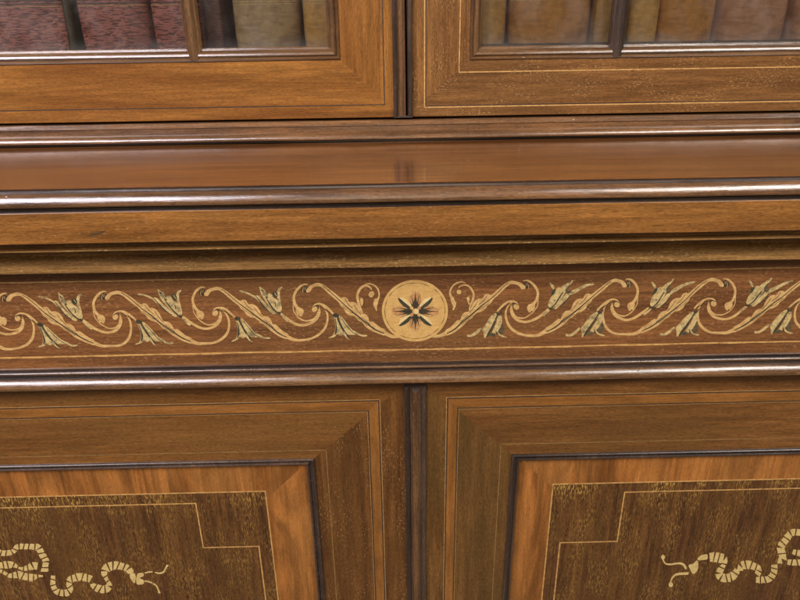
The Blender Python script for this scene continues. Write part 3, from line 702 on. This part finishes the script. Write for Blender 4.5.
def tulip_lo_r(I):
    I.poly([(690, 276), (662, 288), (622, 318), (572, 378), (542, 408), (550, 440), (545, 482), (562, 474), (602, 430), (648, 368), (698, 305)], 0, 0)
    I.poly([(704, 290), (728, 298), (722, 340), (696, 388), (672, 420), (642, 446), (612, 440), (640, 400), (676, 345)], 0, 1)
    I.poly([(414, 452), (450, 455), (488, 430), (530, 398), (545, 406), (505, 444), (464, 470), (420, 472)], 0, 0)
    I.poly([(660, 425), (690, 455), (732, 464), (722, 474), (690, 468), (660, 450)], 0, 0)
    I.poly([(612, 436), (640, 442), (636, 466), (600, 466), (585, 458)], 3, 1); I.poly([(700, 390), (720, 350), (722, 400), (716, 440), (690, 450), (672, 424)], 3, 0)
    for L in ([(700, 286, 7), (660, 345, 8), (622, 398, 12), (585, 445, 12), (565, 472, 6)], [(735, 262, 5), (712, 285, 9)], [(650, 420, 4), (655, 455, 6)], [(672, 418, 3), (688, 450, 4)]): I.stroke([(a, b, c*1.45) for a, b, c in L], 1, 2, n=4)
    I.poly([(690, 272), (708, 276), (718, 292), (700, 298), (688, 288)], 1, 2)

def placer(zx, zy, kx, ky, wx, wz, sx=1, tilt=0):
    """maps zoomed coordinates (region origin zx, zy) to the frieze, moving the knob at pixel kx, ky to wx, wz"""
    k = P(kx, ky, 0); c, s_ = math.cos(tilt), math.sin(tilt); p1, p2, p3 = wx*97, wx*53+1, wx*31+2
    def f(x, y):
        x, y = x+4.5*math.sin(y/75+p1)+2.5*math.sin(x/60+p3), y+4*math.sin(x/95+p2)+2*math.sin(x/31+p1)
        p = P(zx+x/8, zy+y/8, 0); a, b = (p[0]-k[0])*sx, p[1]-k[1]
        return (wx+a*c-b*s_, wz+a*s_+b*c)
    return f
KL = [(314.4, 309.6), (215, 312.6), (116.3, 316.3), (18.1, 318.8), (-81, 321.4), (-180, 324), (-280, 326.5), (-380, 329)]
KR = [(516.2, 306.0), (616.9, 304.8), (713.3, 303.9), (808.4, 302.2), (907, 300.5), (1006, 299), (1105, 297.5)]
def build_scroll(): pass
for side, KS in ((-1, KL), (1, KR)):
    for i, (kx, ky) in enumerate(KS):
        wx, wz = P(kx, ky, 0); tl = rnd.uniform(-.006, .006)
        I = Inlay(YF, placer(90, 275, 116.3, 316.3, wx, wz, -side, tl)); unit(I)
        I.build('scroll_inlay', ['box', 'ink'], frieze)
        if side < 0:
            I = Inlay(YF, placer(90, 275, 215.0, 312.6, wx, wz, 1, tl)); tulip_up_l(I); I.build('tulip_inlay', ['tulip', 'green', 'ivory', 'greenpale'], frieze)
            I = Inlay(YF, placer(90, 275, 116.3, 316.3, wx, wz, 1, tl)); tulip_lo_l(I); I.build('tulip_inlay', ['tulip', 'green', 'ivory', 'greenpale'], frieze)
        else:
            I = Inlay(YF, placer(700, 275, 713.1, 303.9, wx, wz, 1, tl)); tulip_up_r(I); I.build('tulip_inlay', ['tulip', 'green', 'ivory', 'greenpale'], frieze)
            I = Inlay(YF, placer(700, 275, 806.6, 302.6, wx, wz, 1, tl)); tulip_lo_r(I); I.build('tulip_inlay', ['tulip', 'green', 'ivory', 'greenpale'], frieze)
# short curls that grow beside the roundel
I = Inlay(YF, lambda x, y: P(290+x/8, 275+y/8, 0))
I.stroke([(580, 305, 16), (562, 262, 20), (545, 210, 26), (540, 155, 24), (566, 105, 24), (605, 84, 20), (640, 98, 16), (652, 118, 8)], 0, 1)
I.stroke([(600, 72, 6), (640, 70, 12), (682, 88, 14), (708, 125, 14), (712, 170, 14), (694, 208, 28)], 0, 1)
I.poly([(680, 185), (708, 195), (704, 228), (694, 250), (697, 290), (688, 288), (680, 262), (665, 245), (668, 215)], 0, 2)
I.poly([(640, 135), (662, 128), (676, 145), (668, 168), (650, 182), (634, 172), (626, 155)], 0, 1)
I.poly([(562, 180), (585, 190), (588, 225), (575, 252), (566, 235), (562, 210)], 0, 1)
I.stroke([(592, 190, 3), (590, 230, 4), (574, 262, 3)], 1, 2, n=3)
I.build('curl_inlay', ['box', 'ink'], frieze)
I = Inlay(YF, lambda x, y: P(440+x/8, 275+y/8, 0))
I.stroke([(236, 285, 12), (240, 245, 18), (262, 200, 22), (268, 150, 20), (242, 100, 18), (205, 80, 16), (165, 88, 12), (145, 105, 6)], 0, 1)
I.stroke([(205, 62, 5), (165, 56, 14), (120, 72, 16), (88, 110, 16), (80, 150, 18), (98, 190, 26)], 0, 1)
I.poly([(85, 165), (112, 180), (116, 205), (132, 225), (124, 255), (108, 284), (98, 278), (108, 255), (94, 230), (84, 200)], 0, 2)
I.ell(152, 136, 19, 19, 0, 1)
I.poly([(212, 180), (232, 170), (240, 200), (234, 245), (220, 215)], 0, 1)
I.stroke([(236, 200, 3), (236, 240, 4), (230, 262, 3)], 1, 2, n=3)
I.build('curl_inlay', ['box', 'ink'], frieze)

# roundel with an eight-petalled flower (region 376,272 at 7.5 times)
I = Inlay(YF, lambda x, y: P(376+x/7.5, 272+y/7.5, 0)); cx, cy = 292, 290
I.ell(cx, cy, 248, 231, 0, 5, 96)
for a0, a1 in ((-150, -60), (-52, 30), (38, 120), (130, 205)):
    L = []
    for i in range(19):
        a = math.radians(a0+(a1-a0)*i/18); L.append((cx+226*math.cos(a), cy+209*math.sin(a), (3.2+1.5*math.sin(i*1.3))*(1 if 0 < i < 18 else .3)))
    I.stroke(L, 1, 6, n=2)
def pet(ang, r0, r1, w_, mi, lev, side=0, tip=1.0):
    c, s_ = math.cos(math.radians(ang)), math.sin(math.radians(ang)); a = []; b = []
    for i in range(9):
        t = i/8; r = r0+(r1-r0)*t; ww = w_*(math.sin(math.pi*min(t*.80+.1, 1))**.8)
        a.append((r, ww if side >= 0 else 0)); b.append((r, -ww if side <= 0 else 0))
    pts = a+b[::-1]
    I.poly([(cx+3+(u*c-v*s_), cy+4+(u*s_+v*c)*.93) for u, v in pts], mi, lev, sm=False)
for ang in (0, 90, 180, 270):
    L = 172 if ang in (0, 180) else 158
    pet(ang, 14, L*1.02, 46, 2, 6)
    for k, (da, ln, ww) in enumerate(((-13, .86, 13), (0, 1.0, 20), (13, .86, 13), (-25, .6, 9), (25, .6, 9), (-6, .7, 11), (6, .7, 11))):
        c, s_ = math.cos(math.radians(ang+da)), math.sin(math.radians(ang+da))
        I.stroke([(cx+3+c*24, cy+4+s_*22, ww*1.3), (cx+3+c*L*.4, cy+4+s_*L*.37, ww), (cx+3+c*L*.7*ln, cy+4+s_*L*.65*ln, ww*.45), (cx+3+c*L*ln, cy+4+s_*L*.93*ln, .8)], 1, 8, n=4)
    for sd in (-1, 1):
        a_ = [math.radians(ang+sd*q) for q in (16, 14, 9, 3)]
        rr = (.62, .82, .93, .96)
        I.stroke([(cx+3+math.cos(t)*L*r, cy+4+math.sin(t)*L*r*.93, 3) for t, r in zip(a_, rr)], 3, 8, n=4)
for ang, sd in ((42, -1), (138, -1), (222, 1), (318, 1)):
    pet(ang, 44, 160, 25, 4, 7, -sd if ang in (138, 318) else sd); pet(ang, 44, 166, 28, 5, 7, sd if ang in (138, 318) else -sd)
    c, s_ = math.cos(math.radians(ang)), math.sin(math.radians(ang))
for k in range(4):
    a = math.radians(45+90*k); I.ell(cx+3+38*math.cos(a), cy+4+36*math.sin(a), 15, 12, 2 if k % 2 else 0, 9, 12, a)

I.ell(cx+10, cy+4, 19, 20, 4, 10)
I.build('roundel_inlay', ['roundel', 'ink', 'pink', 'tulip', 'ivory', 'green'], frieze)

# small dents in the wood
I = Inlay(-.0340, lambda x, y: P(x, y, -.0340))
I.stroke([(88, 236.2, .5), (92, 234.6, 1.3), (98, 234.2, .9), (105, 231.6, .5)], 0, 0)
I.stroke([(91, 233.6, .3), (97, 233.4, .8), (104, 231.2, .3)], 0, 0)
I.build('scratch', ['ink'], case)

# ------------------------------------------------------------------ books behind the glass
def leather(name, c1, c2, crack, bump, sc=(1, 1), rough=.45, grime=None):
    m, nt, b = mat(name)
    co = nt.nodes.new('ShaderNodeTexCoord').outputs['Object']
    a = noise(nt, co, 28, 5, .6, .5)
    col = mix(nt, ramp(nt, a, [(.35, 0), (.68, 1)]), c1, c2)
    mp = N(nt, 'ShaderNodeMapping'); mp.inputs['Scale'].default_value = (130*sc[0], 130*sc[0], 640*sc[1]); nt.links.new(co, mp.inputs[0])
    v = noise(nt, mp.outputs[0], 1, 3, .5, .7)
    cr = ramp(nt, v, [(.42, 1), (.50, 0)])
    col = mix(nt, math_(nt, 'MULTIPLY', cr, crack), col, mix(nt, 1, col, (.22, .15, .15), 'MULTIPLY'))
    if grime:
        g = noise(nt, co, 60, 4, .65)
        col = mix(nt, math_(nt, 'MULTIPLY', ramp(nt, g, [(.45, 0), (.7, 1)]), .6), col, grime)
    nt.links.new(col, b.inputs['Base Color']); b.inputs['Roughness'].default_value = rough; b.inputs['Specular IOR Level'].default_value = .5
    bp = nt.nodes.new('ShaderNodeBump'); bp.inputs['Strength'].default_value = bump; bp.inputs['Distance'].default_value = .0012
    nt.links.new(v, bp.inputs['Height']); nt.links.new(bp.outputs[0], b.inputs['Normal'])
    return m
M['red_leather'] = leather('red_crinkled_leather', (.36, .110, .085), (.56, .230, .175), .85, 1.0)
M['plum_leather'] = leather('plum_leather', (.17, .065, .065), (.25, .11, .10), .5, .6)
M['tan_leather'] = leather('tan_calf', (.58, .31, .085), (.76, .47, .165), .18, .12, (.4, .3), .28, (.20, .10, .045))
M['grey_leather'] = leather('greyed_calf', (.42, .28, .13), (.62, .46, .24), .25, .15, (.4, .3), .4, (.20, .09, .06))
M['brown_leather'] = leather('brown_calf', (.52, .225, .055), (.70, .36, .105), .2, .12, (.4, .3), .26, (.20, .08, .03))
M['rose_leather'] = leather('rose_brown_calf', (.50, .25, .14), (.70, .40, .25), .2, .12, (.4, .3), .24, (.26, .13, .08))
M['green_cloth'] = leather('dark_green_cloth', (.030, .034, .018), (.09, .060, .022), .3, .3)
M['pages'] = leather('old_paper', (.42, .34, .22), (.55, .46, .32), .3, .3, (.1, 6), .8)
M['gold'] = inlaymat('gold_tooling', (.62, .42, .16), (.75, .56, .26), (.30, .18, .07), .6)
M['tool'] = inlaymat('blind_tooling', (.05, .03, .022), (.10, .06, .045), (.20, .12, .08), .5)

def sp_prof(wd, dp, rd, off=0.0, n=14):
    """closed outline of a book seen from above: rounded spine at the front, boards running back"""
    pts = []
    for i in range(n+1):
        a = math.pi*i/n; pts.append((-(wd/2+off)*math.cos(a), -(rd+off)*math.sin(a)**.85+rd))
    return pts+[(wd/2+off, dp), (-wd/2-off, dp)]
def prism_z(name, prof, z0, z1, m, parent, nz=1, taper=None):
    V = []; F = []; n = len(prof)
    for k in range(nz+1):
        t = k/nz; z = z0+(z1-z0)*t; q = taper(t) if taper else 1
        for x, y in prof: V.append((x*q, y+(1-q)*.004, z))
    for k in range(nz):
        for i in range(n):
            j = (i+1) % n; F.append((k*n+i, k*n+j, (k+1)*n+j, (k+1)*n+i))
    F.append(list(range(n))); F.append([nz*n+i for i in range(n)])
    return obj(name, V, F, None, m, parent, smooth=40)
def book(px0, px1, yoff, leath, label, tool=None, rd=.010, h=.23, tilt=0, bands=True):
    Y = YD+.019+yoff
    xa_, xb_ = PX(px0, 40, Y), PX(px1, 40, Y); wd = xb_-xa_
    e = empty('book', ((xa_+xb_)/2, Y, ZS+.0003)); e['label'] = label; e['category'] = 'book'; e['group'] = 'leather bound books behind the glass'
    tp = lambda t: 1-.03*max(0, 1-t*14)**2
    prism_z('cover', sp_prof(wd, .15, rd), 0, h, leath, e, 60, tp)
    if bands:
        for zb_ in (.055, .10, .145, .19): prism_z('raised_band', sp_prof(wd, .010+rd, rd, .0012), zb_, zb_+.004, leath, e)
    if tool:
        for zt, th in tool:
            prism_z('tooling_line', sp_prof(wd, rd+.001, rd, .00022), zt, zt+th, 'gold' if th < .0008 else 'tool', e)
    prism_z('page_block', [(-wd/2+.003, .02), (wd/2-.003, .02), (wd/2-.003, .147), (-wd/2+.003, .147)], h, h-.0030+.0031, 'pages', e) if False else None
    e.rotation_euler = (0, tilt, 0)
    return e
T1 = [(.0405, .0011), (.0435, .0010), (.0385, .0005)]
T2 = [(.0380, .0007), (.0402, .0007)]
book(-62, 66, 0, 'red_leather', 'broad red crinkled leather book at the far left of the glazed shelf', T1, .006)
book(79, 149, .001, 'red_leather', 'pinkish red crinkled leather book in the middle of the left pane', T1, .012)
book(153, 203, .002, 'red_leather', 'narrow red leather book just left of the left glazing bar', T1, .010)
book(207, 223, .012, 'plum_leather', 'thin plum leather book just right of the left glazing bar', None, .003)
book(233, 299, .004, 'grey_leather', 'stained grey tan leather book in the narrow pane beside a plum one', T2, .016)
book(303, 358, .004, 'tan_leather', 'plain tan calf book at the right end of the left door glass', T2, .015)
book(462, 507, .004, 'tan_leather', 'tan calf book at the left end of the right door glass', T2, .015)
book(511, 592, .002, 'brown_leather', 'wide brown calf book with a gilt line left of the right glazing bar', [(.0380, .0007), (.0402, .0007), (.0392, .0004)], .018)
book(594, 609, .008, 'tan_leather', 'thin tan book edge tucked against the right glazing bar', None, .003)
book(628, 657, .002, 'tan_leather', 'narrow olive tan book just right of the right glazing bar', None, .006)
book(660, 716, 0, 'brown_leather', 'golden brown calf book between a narrow tan book and a rosy one', None, .016)
book(719, 789, 0, 'rose_leather', 'rosy brown calf book with a pale sheen near the right edge', None, .018)
book(793, 860, .001, 'rose_leather', 'pale rosy book cut off by the right edge of the photograph', None, .018)
g = empty('book', (PX(71.5, 40, YD+.030), YD+.026, ZS+.0003)); g['label'] = 'thin dark green book squeezed between the two broad red books'; g['category'] = 'book'; g['group'] = 'leather bound books behind the glass'
prism_z('cover', sp_prof(.0115, .14, .004), 0, .21, 'green_cloth', g, 4)
